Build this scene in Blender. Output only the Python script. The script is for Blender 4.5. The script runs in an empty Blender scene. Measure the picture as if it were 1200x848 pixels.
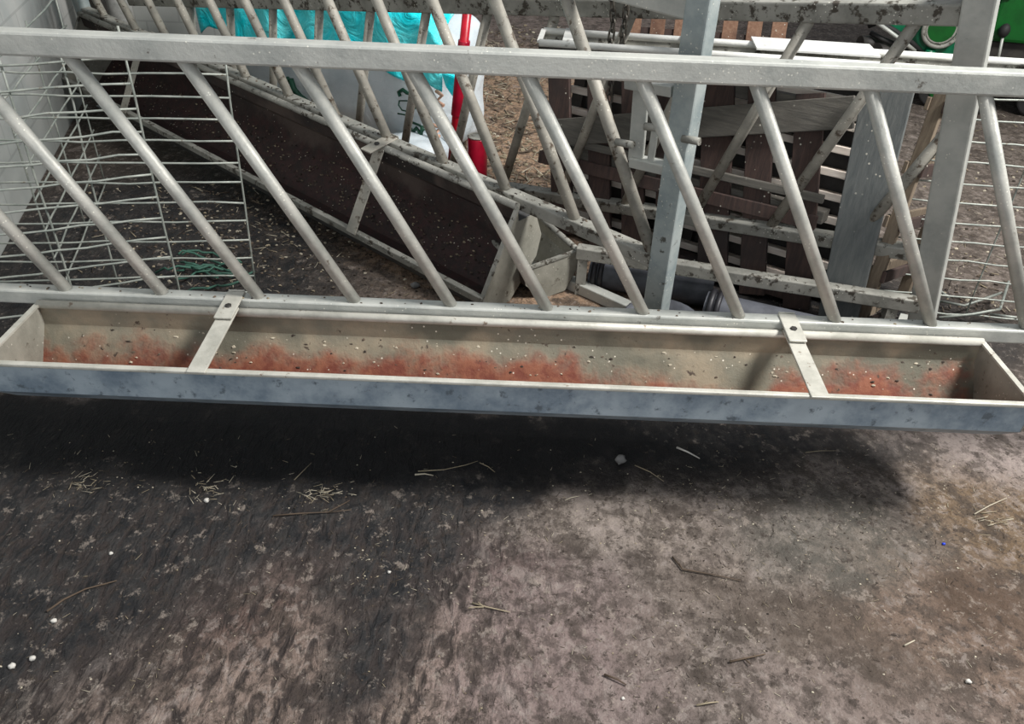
import bpy, bmesh, math, random
from math import sin, cos, tan, pi, radians, sqrt, atan2
from mathutils import Vector, Matrix, noise
random.seed(11)
C = bpy.context.scene.collection
V = Vector

# ------------------------------------------------------------------ camera
CAM = V((0.664, -1.827, 1.523)); F = 950.0
TH, ROLL, YAW = radians(35.02), radians(2.42), radians(0.18)
FW = V((sin(YAW)*cos(TH), cos(YAW)*cos(TH), -sin(TH)))
RT0 = V((cos(YAW), -sin(YAW), 0)); UP0 = RT0.cross(FW)
RT = RT0*cos(ROLL) + UP0*sin(ROLL); UP = UP0*cos(ROLL) - RT0*sin(ROLL)

def ray(px, py):
    return FW + RT*((px-600)/F) + UP*((424-py)/F)
def at_z(px, py, z=0.0):
    d = ray(px, py); return CAM + d*((z-CAM.z)/d.z)
def at_y(px, py, y):          # y = distance ahead of the camera along the floor
    d = ray(px, py); return CAM + d*(y/d.y)
def at_plane(px, py, o, n):
    d = ray(px, py); return CAM + d*((o-CAM).dot(n)/d.dot(n))
def rel(x, y, z):             # camera-foot relative x, y; absolute z
    return V((CAM.x+x, CAM.y+y, z))

cam = bpy.data.cameras.new('camera'); co = bpy.data.objects.new('camera', cam); C.objects.link(co)
m = Matrix((RT, UP, -FW)).transposed().to_4x4(); m.translation = CAM
co.matrix_world = m
cam.sensor_width = 36; cam.sensor_fit = 'HORIZONTAL'; cam.lens = F/1200*36
cam.clip_start = .02
bpy.context.scene.camera = co

# ------------------------------------------------------------------ materials
def srgb(r, g, b):
    f = lambda c: ((c/255+.055)/1.055)**2.4 if c > 10 else c/255/12.92
    return (f(r), f(g), f(b), 1)

class NT:
    def __init__(s, name):
        s.m = bpy.data.materials.new(name); s.m.use_nodes = True
        s.t = s.m.node_tree; s.n = s.t.nodes; s.l = s.t.links
        s.b = s.n['Principled BSDF']; s.co = s.n.new('ShaderNodeTexCoord')
    def link(s, a, b): s.l.new(a, b)
    def mapping(s, scale=(1, 1, 1), rot=(0, 0, 0), src='Object'):
        mp = s.n.new('ShaderNodeMapping'); mp.inputs['Scale'].default_value = scale
        mp.inputs['Rotation'].default_value = rot
        s.link(s.co.outputs[src], mp.inputs['Vector']); return mp.outputs[0]
    def noise(s, scale, detail=6, rough=.6, vec=None, dist=0):
        n = s.n.new('ShaderNodeTexNoise'); n.inputs['Scale'].default_value = scale
        n.inputs['Detail'].default_value = detail; n.inputs['Roughness'].default_value = rough
        n.inputs['Distortion'].default_value = dist
        s.link(vec if vec else s.co.outputs['Object'], n.inputs['Vector']); return n.outputs['Fac']
    def voro(s, scale, vec=None, feature='F1', rnd=1):
        n = s.n.new('ShaderNodeTexVoronoi'); n.inputs['Scale'].default_value = scale
        n.feature = feature; n.inputs['Randomness'].default_value = rnd
        s.link(vec if vec else s.co.outputs['Object'], n.inputs['Vector']); return n.outputs['Distance']
    def ramp(s, fac, a, b, lo=0.0, hi=1.0):
        r = s.n.new('ShaderNodeMapRange'); r.interpolation_type = 'SMOOTHSTEP'
        r.inputs['From Min'].default_value = a; r.inputs['From Max'].default_value = b
        r.inputs['To Min'].default_value = lo; r.inputs['To Max'].default_value = hi
        s.link(fac, r.inputs['Value']); return r.outputs[0]
    def mix(s, fac, a, b):
        n = s.n.new('ShaderNodeMix'); n.data_type = 'RGBA'
        for v, i in ((a, 6), (b, 7)):
            if isinstance(v, tuple): n.inputs[i].default_value = v
            else: s.link(v, n.inputs[i])
        if isinstance(fac, float): n.inputs[0].default_value = fac
        else: s.link(fac, n.inputs[0])
        return n.outputs[2]
    def math(s, op, a, b=None, clamp=False):
        n = s.n.new('ShaderNodeMath'); n.operation = op; n.use_clamp = clamp
        for v, i in ((a, 0), (b, 1)):
            if v is None: continue
            if isinstance(v, (float, int)): n.inputs[i].default_value = v
            else: s.link(v, n.inputs[i])
        return n.outputs[0]
    def sep(s, src='Object'):
        n = s.n.new('ShaderNodeSeparateXYZ'); s.link(s.co.outputs[src], n.inputs[0]); return n.outputs
    def bump(s, h, strength=.3, dist=.01):
        b = s.n.new('ShaderNodeBump'); b.inputs['Strength'].default_value = strength
        b.inputs['Distance'].default_value = dist
        s.link(h, b.inputs['Height']); s.link(b.outputs[0], s.b.inputs['Normal'])
    def out(s, col, rough=.6, metal=0.0, spec=.5):
        if isinstance(col, tuple): s.b.inputs['Base Color'].default_value = col
        else: s.link(col, s.b.inputs['Base Color'])
        if isinstance(rough, float): s.b.inputs['Roughness'].default_value = rough
        else: s.link(rough, s.b.inputs['Roughness'])
        s.b.inputs['Metallic'].default_value = metal
        s.b.inputs['Specular IOR Level'].default_value = spec
        return s.m

def patchy(name, c1, c2, dark=None, dark_amt=(.60, .66), sc=7, rough=.55, metal=.25, speck=None, bump=.25, fine=60, vec_scale=None):
    t = NT(name); v = t.mapping(vec_scale) if vec_scale else None
    col = t.mix(t.ramp(t.noise(sc, 5, .6, v), .35, .65), c1, c2)
    f = t.noise(fine, 4, .7, v)
    col = t.mix(t.ramp(f, .3, .75, 0, .35), col, c2)
    if dark: col = t.mix(t.ramp(t.noise(sc*3.3, 6, .65, v), *dark_amt), col, dark)
    if speck:
        s1 = t.math('MULTIPLY', t.ramp(t.voro(85, v), .12, .2, 1, 0), t.ramp(t.noise(9, 3, .5, v), .52, .6))
        col = t.mix(s1, col, speck)
    t.bump(t.math('ADD', f, t.noise(sc*3.3, 6, .65, v)), bump, .004)
    return t.out(col, rough, metal)

M = {}
M['galv'] = patchy('galvanised_steel', srgb(160, 162, 157), srgb(190, 190, 183), srgb(98, 94, 86), (.66, .73), 6, .5, .25, srgb(225, 222, 210))
M['galv_bar'] = patchy('galvanised_tube', srgb(152, 153, 147), srgb(186, 184, 176), srgb(108, 100, 88), (.66, .74), 9, .5, .2, srgb(222, 220, 208))
M['galv_dirty'] = patchy('muck_spattered_steel', srgb(118, 117, 110), srgb(152, 150, 142), srgb(66, 60, 52), (.54, .62), 8, .65, .1, srgb(215, 212, 200))
M['galv_bar_dirty'] = patchy('muck_spattered_tube', srgb(132, 129, 121), srgb(165, 160, 149), srgb(84, 72, 60), (.56, .66), 9, .6, .1, srgb(215, 210, 198))
M['galv_blue'] = patchy('blue_grey_zinc', srgb(112, 127, 140), srgb(162, 174, 182), srgb(92, 102, 110), (.56, .68), 8, .5, .25, None, .15)
M['galv_teal'] = patchy('weathered_zinc_post', srgb(128, 140, 142), srgb(165, 172, 170), srgb(86, 86, 80), (.62, .7), 7, .55, .15, srgb(215, 214, 204))
M['rust_bar'] = patchy('rusty_tube', srgb(105, 90, 76), srgb(124, 112, 99), srgb(84, 62, 45), (.5, .6), 9, .7, .05)
M['wire'] = patchy('mesh_wire', srgb(122, 128, 122), srgb(158, 161, 153), srgb(108, 100, 88), (.6, .68), 14, .5, .2)
M['dark_galv'] = patchy('dull_dark_zinc', srgb(66, 66, 66), srgb(86, 85, 82), srgb(48, 45, 42), (.58, .7), 7, .6, .1)
M['lip'] = patchy('worn_trough_lip', srgb(160, 158, 148), srgb(190, 187, 177), srgb(120, 105, 90), (.62, .7), 11, .5, .15)
M['black_steel'] = patchy('dark_steel', srgb(38, 36, 35), srgb(58, 54, 50), None, (0, 1), 12, .6, .2)
M['chain'] = patchy('chain_steel', srgb(58, 54, 50), srgb(105, 100, 92), None, (0, 1), 30, .5, .5)

def trough_inside(name, base1, base2, feed1, feed2, lo, hi, wear=None):
    """painted steel with feed residue caked along the bottom (local z)"""
    t = NT(name); x, y, z = t.sep()
    n = t.noise(5, 5, .65); n2 = t.noise(26, 6, .7)
    col = t.mix(t.ramp(t.noise(7, 5, .6), .35, .65), base1, base2)
    if wear: col = t.mix(t.ramp(t.noise(3.1, 4, .5), .52, .62), col, wear)
    lvl = t.math('ADD', z, t.math('MULTIPLY', t.math('SUBTRACT', n, .5), .32))
    k = t.ramp(lvl, lo, hi, 1, 0)
    feed = t.mix(t.ramp(n2, .38, .62), feed1, feed2)
    col = t.mix(k, col, feed)
    d = t.ramp(t.noise(33, 5, .6), .64, .70)
    col = t.mix(d, col, srgb(70, 58, 48))
    w = t.math('MULTIPLY', t.ramp(t.voro(60), .10, .16, 1, 0), t.ramp(t.noise(14, 3, .5), .54, .6))
    col = t.mix(w, col, srgb(214, 206, 190))
    t.bump(t.math('ADD', n2, t.math('MULTIPLY', k, .8)), .45, .008)
    return t.out(col, .75, 0)
M['trough_in'] = trough_inside('trough_inside_with_feed', srgb(140, 128, 108), srgb(112, 108, 94), srgb(112, 58, 44), srgb(136, 84, 62), -.175, -.10, srgb(96, 93, 80))
M['trough_in_dark'] = trough_inside('brown_stained_trough_inside', srgb(56, 44, 40), srgb(38, 33, 31), srgb(54, 30, 29), srgb(36, 25, 23), -.26, -.16, srgb(78, 66, 60))

def wood(name, c1, c2, grain=(1, 1, 1), dark=None):
    t = NT(name); v = t.mapping(grain)
    col = t.mix(t.ramp(t.noise(9, 6, .7, v, .6), .3, .7), c1, c2)
    if dark: col = t.mix(t.ramp(t.noise(3, 5, .6), .5, .66), col, dark)
    col = t.mix(t.math('MULTIPLY', t.ramp(t.voro(40), .10, .15, 1, 0), t.ramp(t.noise(6, 2, .5), .55, .62)), col, srgb(190, 185, 172))
    t.bump(t.noise(16, 6, .7, v), .4, .004)
    return t.out(col, .85)
M['wood_brown'] = wood('dark_red_brown_timber', srgb(50, 39, 36), srgb(74, 56, 50), (8, 8, 1), srgb(48, 40, 38))
M['wood_grey'] = wood('weathered_grey_timber', srgb(78, 75, 70), srgb(100, 96, 89), (1, 8, 8), srgb(80, 76, 70))
M['wood_slate'] = wood('slate_grey_board', srgb(84, 88, 88), srgb(104, 106, 104), (6, 6, 1))
M['wood_pale'] = wood('pale_timber', srgb(214, 200, 188), srgb(236, 226, 214), (1, 8, 8))
M['wood_orange'] = wood('orange_brown_timber', srgb(112, 80, 62), srgb(138, 108, 88), (6, 1, 6), srgb(84, 58, 46))
M['wood_tan'] = wood('tan_timber', srgb(108, 94, 80), srgb(134, 120, 102), (8, 8, 1))

def plain(name, c, rough=.5, metal=0.0, var=.12, bump=.1, sc=14):
    t = NT(name); d = tuple(max(0, v*(1-var*3)) for v in c[:3])+(1,)
    col = t.mix(t.ramp(t.noise(sc, 5, .6), .35, .7), c, d); t.bump(t.noise(sc*4, 4, .6), bump, .003)
    return t.out(col, rough, metal)
M['pipe'] = plain('slate_grey_plastic', srgb(84, 86, 93), .55, 0, .15)
M['pipe_dark'] = plain('dark_collar_plastic', srgb(34, 33, 38), .5)
M['red'] = plain('red_paint', srgb(196, 20, 44), .35, 0, .12)
M['red_dark'] = plain('crimson_paint', srgb(170, 16, 46), .3, 0, .12)
M['green'] = plain('green_machine_paint', srgb(0, 100, 66), .35, 0, .1)
M['green_deep'] = plain('deep_green_paint', srgb(0, 84, 24), .4, 0, .1)
M['teal'] = plain('light_green_lid', srgb(70, 190, 150), .4)
M['rubber'] = plain('black_rubber', srgb(30, 29, 29), .7)
M['print_green'] = plain('dark_green_print', srgb(16, 74, 54), .6)
M['print_orange'] = plain('faded_orange_print', srgb(222, 176, 150), .6)
M['straw'] = plain('straw', srgb(150, 137, 114), .8)
M['straw_pale'] = plain('pale_straw', srgb(182, 172, 152), .8)
M['stick'] = plain('brown_stick', srgb(86, 71, 57), .85)
M['pebble'] = plain('grey_pebble', srgb(122, 120, 118), .8)
M['pebble_white'] = plain('pale_pebble', srgb(205, 200, 192), .8)
M['blue_plastic'] = plain('blue_plastic', srgb(28, 62, 205), .4)
M['muck'] = plain('dry_muck', srgb(62, 52, 44), .9, 0, .2)
M['muck_mid'] = plain('brown_crumbs', srgb(104, 90, 76), .9, 0, .2)
M['twine'] = plain('green_twine', srgb(52, 92, 78), .7)
M['white_pipe'] = plain('white_plastic_pipe', srgb(196, 196, 192), .5)
M['white_metal'] = patchy('whitened_steel', srgb(196, 196, 192), srgb(222, 221, 216), srgb(120, 116, 108), (.66, .73), 5, .5, .1)

def cloth_white():
    t = NT('woven_white_plastic_sack')
    col = t.mix(t.ramp(t.noise(4, 4, .5), .35, .7), srgb(222, 228, 232), srgb(190, 200, 206))
    t.bump(t.math('ADD', t.noise(5, 4, .5, None, 1.2), t.math('MULTIPLY', t.noise(160, 2, .5), .1)), .5, .03)
    return t.out(col, .55)
M['sack'] = cloth_white()
def cloth_teal():
    t = NT('turquoise_plastic_sheet')
    col = t.mix(t.ramp(t.noise(6, 4, .5, None, 1), .35, .65), srgb(0, 240, 255), srgb(110, 250, 255))
    t.bump(t.noise(6, 5, .55, t.mapping((1, 2.4, 1)), 1.6), .8, .05)
    return t.out(col, .28)
M['sheet'] = cloth_teal()
def wallmat():
    t = NT('limewashed_blockwork')
    br = t.n.new('ShaderNodeTexBrick'); br.inputs['Scale'].default_value = 1
    br.inputs['Brick Width'].default_value = .44; br.inputs['Row Height'].default_value = .215
    br.inputs['Mortar Size'].default_value = .006
    br.inputs['Color1'].default_value = (1, 1, 1, 1); br.inputs['Color2'].default_value = (.96, .96, .96, 1); br.inputs['Mortar'].default_value = (.82, .82, .82, 1)
    s = t.sep(); cb = t.n.new('ShaderNodeCombineXYZ'); t.link(s[0], cb.inputs[0]); t.link(s[2], cb.inputs[1])
    t.link(cb.outputs[0], br.inputs['Vector'])
    base = t.mix(t.ramp(t.noise(1.6, 5, .6), .35, .7), srgb(206, 204, 200), srgb(178, 180, 178))
    base = t.mix(t.ramp(s[2], .15, .7, .55, 0), base, srgb(128, 136, 132))  # shading of the lower wall mixed into its colour
    mx = t.n.new('ShaderNodeMix'); mx.data_type = 'RGBA'; mx.blend_type = 'MULTIPLY'; mx.inputs[0].default_value = 1
    t.link(base, mx.inputs[6]); t.link(br.outputs[0], mx.inputs[7])
    t.bump(t.noise(20, 5, .6), .3, .006)
    return t.out(mx.outputs[2], .85)
M['wall'] = wallmat()

def floormat():
    t = NT('stained_concrete'); pos = t.co.outputs['Object']
    # warped coordinate so that the stains and painted shade have ragged outlines
    w = t.n.new('ShaderNodeTexNoise'); w.inputs['Scale'].default_value = 4.5; w.inputs['Detail'].default_value = 6; w.inputs['Roughness'].default_value = .65
    t.link(pos, w.inputs['Vector'])
    sub = t.n.new('ShaderNodeVectorMath'); sub.operation = 'SUBTRACT'; sub.inputs[1].default_value = (.5, .5, .5); t.link(w.outputs['Color'], sub.inputs[0])
    scl = t.n.new('ShaderNodeVectorMath'); scl.operation = 'SCALE'; scl.inputs['Scale'].default_value = .34; t.link(sub.outputs[0], scl.inputs[0])
    ad = t.n.new('ShaderNodeVectorMath'); ad.operation = 'ADD'; t.link(pos, ad.inputs[0]); t.link(scl.outputs[0], ad.inputs[1])
    wp = ad.outputs[0]
    def blob(px, py, rx, ry, rot=0, soft=.35):
        """stain or painted shade centred on the floor point seen at (px, py); radii in metres"""
        c = at_z(px, py, 0)
        mp = t.n.new('ShaderNodeMapping'); mp.vector_type = 'TEXTURE'
        mp.inputs['Location'].default_value = (c.x, c.y, 0); mp.inputs['Rotation'].default_value = (0, 0, rot)
        mp.inputs['Scale'].default_value = (rx, ry, 1000); t.link(wp, mp.inputs['Vector'])
        ln = t.n.new('ShaderNodeVectorMath'); ln.operation = 'LENGTH'; t.link(mp.outputs[0], ln.inputs[0])
        return t.ramp(ln.outputs['Value'], 1-soft, 1+soft, 1, 0)
    big = t.noise(2.2, 6, .62); mid = t.noise(11, 6, .68); fine = t.noise(48, 6, .72)
    # brushed, pitted concrete: short ridges running away from the camera, slightly to the right
    rv = t.mapping((38, 15, 10), (0, 0, radians(22)))
    ridg = t.noise(1, 3, .55, rv, .6)
    lf = t.ramp(t.sep()[0], .50, .95, 1, .0)
    col = t.mix(t.ramp(big, .36, .64), srgb(98, 89, 84), srgb(120, 110, 104))
    col = t.mix(t.ramp(mid, .42, .62, 0, .8), col, srgb(74, 66, 61))
    col = t.mix(t.ramp(t.noise(7, 6, .7, None, .6), .54, .62, 0, .6), col, srgb(150, 138, 128))
    # back yard of the shed is dirtier / strawy brown
    y = t.sep()[1]
    col = t.mix(t.ramp(y, .1, .5, 0, .85), col, srgb(74, 65, 57))
    for a in ((590, 130, 1.1, 2.4, 0, .3), (620, 40, 1.6, 2.2, 0, .4)):
        col = t.mix(t.math('MULTIPLY', blob(*a), t.ramp(mid, .3, .6, .6, 1)), col, srgb(172, 142, 116))
    col = t.mix(blob(640, 20, 2.2, 1.2, 0, .5), col, srgb(120, 106, 98))
    for a in ((440, 345, .34, .16, -.4, .5), (1150, 220, .9, 1.3, 0, .3)):
        col = t.mix(t.math('MULTIPLY', blob(*a), .8), col, srgb(112, 101, 93))
    # pinkish / brown areas in front
    for a, c, k in (((420, 800, .55, .22, .2, .5), srgb(134, 115, 105), .7), ((640, 770, .22, .34, .2, .5), srgb(132, 116, 113), .7),
                    ((930, 700, .35, .2, 0, .6), srgb(118, 106, 98), .7), ((1120, 760, .28, .35, 0, .6), srgb(112, 94, 82), .9),
                    ((1170, 610, .2, .22, 0, .6), srgb(108, 88, 66), .8), ((300, 700, .25, .12, .7, .6), srgb(78, 56, 50), .55),
                    ((560, 650, .22, .1, .2, .6), srgb(80, 60, 57), .5), ((700, 600, .26, .12, -.2, .6), srgb(150, 138, 129), .6),
                    ((1150, 520, .2, .16, 0, .6), srgb(160, 146, 140), .7), ((1000, 830, .3, .1, 0, .6), srgb(130, 116, 110), .7)):
        col = t.mix(t.math('MULTIPLY', blob(*a), k), col, c)
    mot = t.noise(8.5, 8, .72, t.mapping((1, 1, 1), (0, 0, 2)), .4)
    col = t.mix(t.ramp(mot, .48, .58, 0, .7), col, srgb(66, 58, 52))
    mot2 = t.noise(30, 7, .7, t.mapping((1, 1, 1), (0, 0, 4)), .3)
    col = t.mix(t.ramp(mot2, .50, .58, 0, .5), col, srgb(62, 54, 49))
    col = t.mix(t.ramp(mot2, .45, .38, 0, .45), col, srgb(152, 141, 134))
    col = t.mix(t.ramp(mot, .44, .36, 0, .5), col, srgb(148, 136, 130))
    col = t.mix(t.math('MULTIPLY', blob(985, 640, .22, .16, 0, .6), .45), col, srgb(92, 92, 86))
    col = t.mix(t.math('MULTIPLY', blob(950, 740, .26, .1, -.5, .6), .6), col, srgb(76, 66, 58))
    col = t.mix(t.math('MULTIPLY', blob(1165, 720, .1, .1, 0, .6), .7), col, srgb(78, 62, 50))
    # dark patches: damp slurry at left, painted shade under trough, dark floor behind
    wet_shade = None
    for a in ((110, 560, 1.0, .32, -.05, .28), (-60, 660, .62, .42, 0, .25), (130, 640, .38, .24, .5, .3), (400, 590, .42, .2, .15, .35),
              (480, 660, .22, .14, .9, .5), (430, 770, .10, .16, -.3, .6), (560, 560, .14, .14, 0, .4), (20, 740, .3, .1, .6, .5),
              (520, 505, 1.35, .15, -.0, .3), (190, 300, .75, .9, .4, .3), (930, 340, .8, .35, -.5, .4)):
        b = blob(*a); wet_shade = b if wet_shade is None else t.math('MAXIMUM', wet_shade, b)
    wet_shade_f = t.math('MULTIPLY', wet_shade, t.ramp(t.math('ADD', t.math('MULTIPLY', ridg, .5), t.math('MULTIPLY', mid, .5)), .40, .66, 1, .72))
    col = t.mix(wet_shade_f, col, t.mix(t.ramp(mid, .4, .65), srgb(30, 30, 32), srgb(47, 46, 46)))
    shadow_strip = t.math('MAXIMUM', blob(330, 508, 1.15, .19, -.0, .2), t.math('MULTIPLY', blob(760, 545, .42, .10, -.03, .4), .8))  # trough's cast shadow painted into the floor colour, near black
    # ridged pattern: dark grooves
    gro = t.ramp(ridg, .46, .60)
    front = t.ramp(y, -.1, -.5)
    col = t.mix(t.math('MULTIPLY', t.math('MULTIPLY', t.math('MULTIPLY', gro, lf), front), t.ramp(mid, .3, .6, .5, .95)), col, srgb(50, 43, 41))
    # specks
    sp = t.math('MULTIPLY', t.ramp(t.voro(34), .13, .2, 1, 0), t.ramp(t.noise(5, 3, .6), .5, .6))
    col = t.mix(t.math('MULTIPLY', sp, .8), col, srgb(58, 50, 44))
    col = t.mix(t.ramp(t.noise(26, 6, .75), .55, .63, 0, .8), col, srgb(60, 52, 47))
    col = t.mix(t.ramp(t.noise(19, 6, .75, t.mapping((1, 1, 1), (0, 0, 1))), .57, .64, 0, .55), col, srgb(150, 138, 128))
    col = t.mix(t.ramp(fine, .60, .72, 0, .55), col, srgb(184, 172, 160))
    col = t.mix(t.math('MULTIPLY', shadow_strip, t.ramp(mid, .35, .7, .96, .86)), col, srgb(16, 15, 17))
    h = t.math('ADD', t.math('MULTIPLY', t.math('MULTIPLY', ridg, lf), -1.0), t.math('ADD', mid, t.math('MULTIPLY', fine, .5)))
    t.bump(h, 1.0, .02)
    return t.out(col, t.math('SUBTRACT', .88, t.math('MULTIPLY', wet_shade, .12)), 0, .3)
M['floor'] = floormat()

# ------------------------------------------------------------------ mesh builder
class MB:
    def __init__(s): s.bm = bmesh.new(); s.mi = 0
    def face(s, pts, mi=None):
        f = s.bm.faces.new([s.bm.verts.new(p) for p in pts]); f.material_index = s.mi if mi is None else mi; return f
    def tube(s, a, b, r, n=12, r2=None, cap=True):
        a, b = V(a), V(b); r2 = r if r2 is None else r2
        d = (b-a).normalized(); u = d.orthogonal().normalized(); w = d.cross(u)
        A = [s.bm.verts.new(a+(u*cos(2*pi*i/n)+w*sin(2*pi*i/n))*r) for i in range(n)]
        B = [s.bm.verts.new(b+(u*cos(2*pi*i/n)+w*sin(2*pi*i/n))*r2) for i in range(n)]
        for i in range(n):
            f = s.bm.faces.new((A[i], A[(i+1) % n], B[(i+1) % n], B[i])); f.smooth = True; f.material_index = s.mi
        if cap:
            for c in (list(reversed(A)), B): s.bm.faces.new(c).material_index = s.mi
        return s
    def path(s, pts, r, n=8, closed=False):
        pts = [V(p) for p in pts]; k = len(pts); rings = []
        u = None
        for i, p in enumerate(pts):
            if closed: d = pts[(i+1) % k]-pts[i-1]
            else: d = pts[min(i+1, k-1)]-pts[max(i-1, 0)]
            d.normalize()
            u = d.orthogonal().normalized() if u is None else (u-d*u.dot(d)).normalized()
            w = d.cross(u); rr = r[i] if isinstance(r, (list, tuple)) else r
            rings.append([s.bm.verts.new(p+(u*cos(2*pi*j/n)+w*sin(2*pi*j/n))*rr) for j in range(n)])
        for i in range(k if closed else k-1):
            A, B = rings[i], rings[(i+1) % k]
            for j in range(n):
                f = s.bm.faces.new((A[j], A[(j+1) % n], B[(j+1) % n], B[j])); f.smooth = True; f.material_index = s.mi
        if not closed:
            s.bm.faces.new(list(reversed(rings[0]))).material_index = s.mi; s.bm.faces.new(rings[-1]).material_index = s.mi
        return s
    def box(s, c, size, rot=None):
        c = V(c); h = V(size)/2; R = rot if rot else Matrix.Identity(3)
        v = [s.bm.verts.new(c+R@V((x*h.x, y*h.y, z*h.z))) for x in (-1, 1) for y in (-1, 1) for z in (-1, 1)]
        for q in ((0, 1, 3, 2), (4, 6, 7, 5), (0, 4, 5, 1), (2, 3, 7, 6), (0, 2, 6, 4), (1, 5, 7, 3)):
            s.bm.faces.new([v[i] for i in q]).material_index = s.mi
        return s
    def beam(s, a, b, w, h, up=(0, 0, 1)):      # w across, h along up
        a, b = V(a), V(b); d = (b-a); L = d.length; d.normalize()
        y = V(up).cross(d).normalized(); z = d.cross(y)
        return s.box((a+b)/2, (L, w, h), Matrix((d, y, z)).transposed())
    def slab(s, pts, depth):                    # closed polygon extruded along vector
        d = V(depth); A = [s.bm.verts.new(V(p)) for p in pts]; B = [s.bm.verts.new(V(p)+d) for p in pts]
        s.bm.faces.new(A).material_index = s.mi; s.bm.faces.new(list(reversed(B))).material_index = s.mi
        k = len(A)
        for i in range(k): s.bm.faces.new((A[i], B[i], B[(i+1) % k], A[(i+1) % k])).material_index = s.mi
        return s
    def blobby(s, c, r, seed=0, n=1, amp=.25):
        g = bmesh.ops.create_icosphere(s.bm, subdivisions=n, radius=1)
        for v in g['verts']:
            k = 1+amp*noise.noise(v.co*1.7+V((seed*7.3, seed*3.1, 0)))*2
            v.co = V((v.co.x*r[0]*k, v.co.y*r[1]*k, v.co.z*r[2]*k))+V(c)
        for f in {f for v in g['verts'] for f in v.link_faces}: f.material_index = s.mi; f.smooth = n > 1
        return s
    def build(s, name, mats, parent=None, bevel=0, recalc=True, mw=None):
        if recalc: bmesh.ops.recalc_face_normals(s.bm, faces=s.bm.faces)
        me = bpy.data.meshes.new(name); s.bm.to_mesh(me); s.bm.free()
        for k in (mats if isinstance(mats, (list, tuple)) else [mats]): me.materials.append(M[k])
        o = bpy.data.objects.new(name, me); C.objects.link(o)
        if parent: o.parent = parent
        if mw is not None: o.matrix_world = mw
        if bevel:
            b = o.modifiers.new('bevel', 'BEVEL'); b.width = bevel; b.segments = 2; b.limit_method = 'ANGLE'
        return o

def recenter(o):
    """move the origin of a top-level mesh to the middle of its base"""
    vs = [v.co for v in o.data.vertices]
    c = V(((min(v.x for v in vs)+max(v.x for v in vs))/2, (min(v.y for v in vs)+max(v.y for v in vs))/2, min(v.z for v in vs)))
    for v in o.data.vertices: v.co -= c
    o.location = c; return o
def empty(name, mat):
    o = bpy.data.objects.new(name, None); C.objects.link(o); o.empty_display_size = .1
    o.matrix_world = mat if isinstance(mat, Matrix) else Matrix.Translation(mat); return o
def tag(o, label, cat, group=None, kind=None):
    o['label'] = label; o['category'] = cat
    if group: o['group'] = group
    if kind: o['kind'] = kind
    return o

# ------------------------------------------------------------------ setting
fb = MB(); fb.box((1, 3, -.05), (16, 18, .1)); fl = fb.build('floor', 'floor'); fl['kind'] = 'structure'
wa, wb = rel(-1.62, 1.5, 0), rel(-2.78, 5.6, 0)
d = (wb-wa); L = d.length
w = MB(); w.box((L/2, .1, 1.3), (L, .2, 2.6)); wl = w.build('wall_left', 'wall'); wl['kind'] = 'structure'
wl.location = wa; wl.rotation_euler = (0, 0, atan2(d.y, d.x))
w = MB(); w.box((0, .1, 1.3), (1.7, .2, 2.6)); wr = w.build('wall_back', 'wall'); wr['kind'] = 'structure'
wr.location = rel(-1.82, 5.6, 0)

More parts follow.
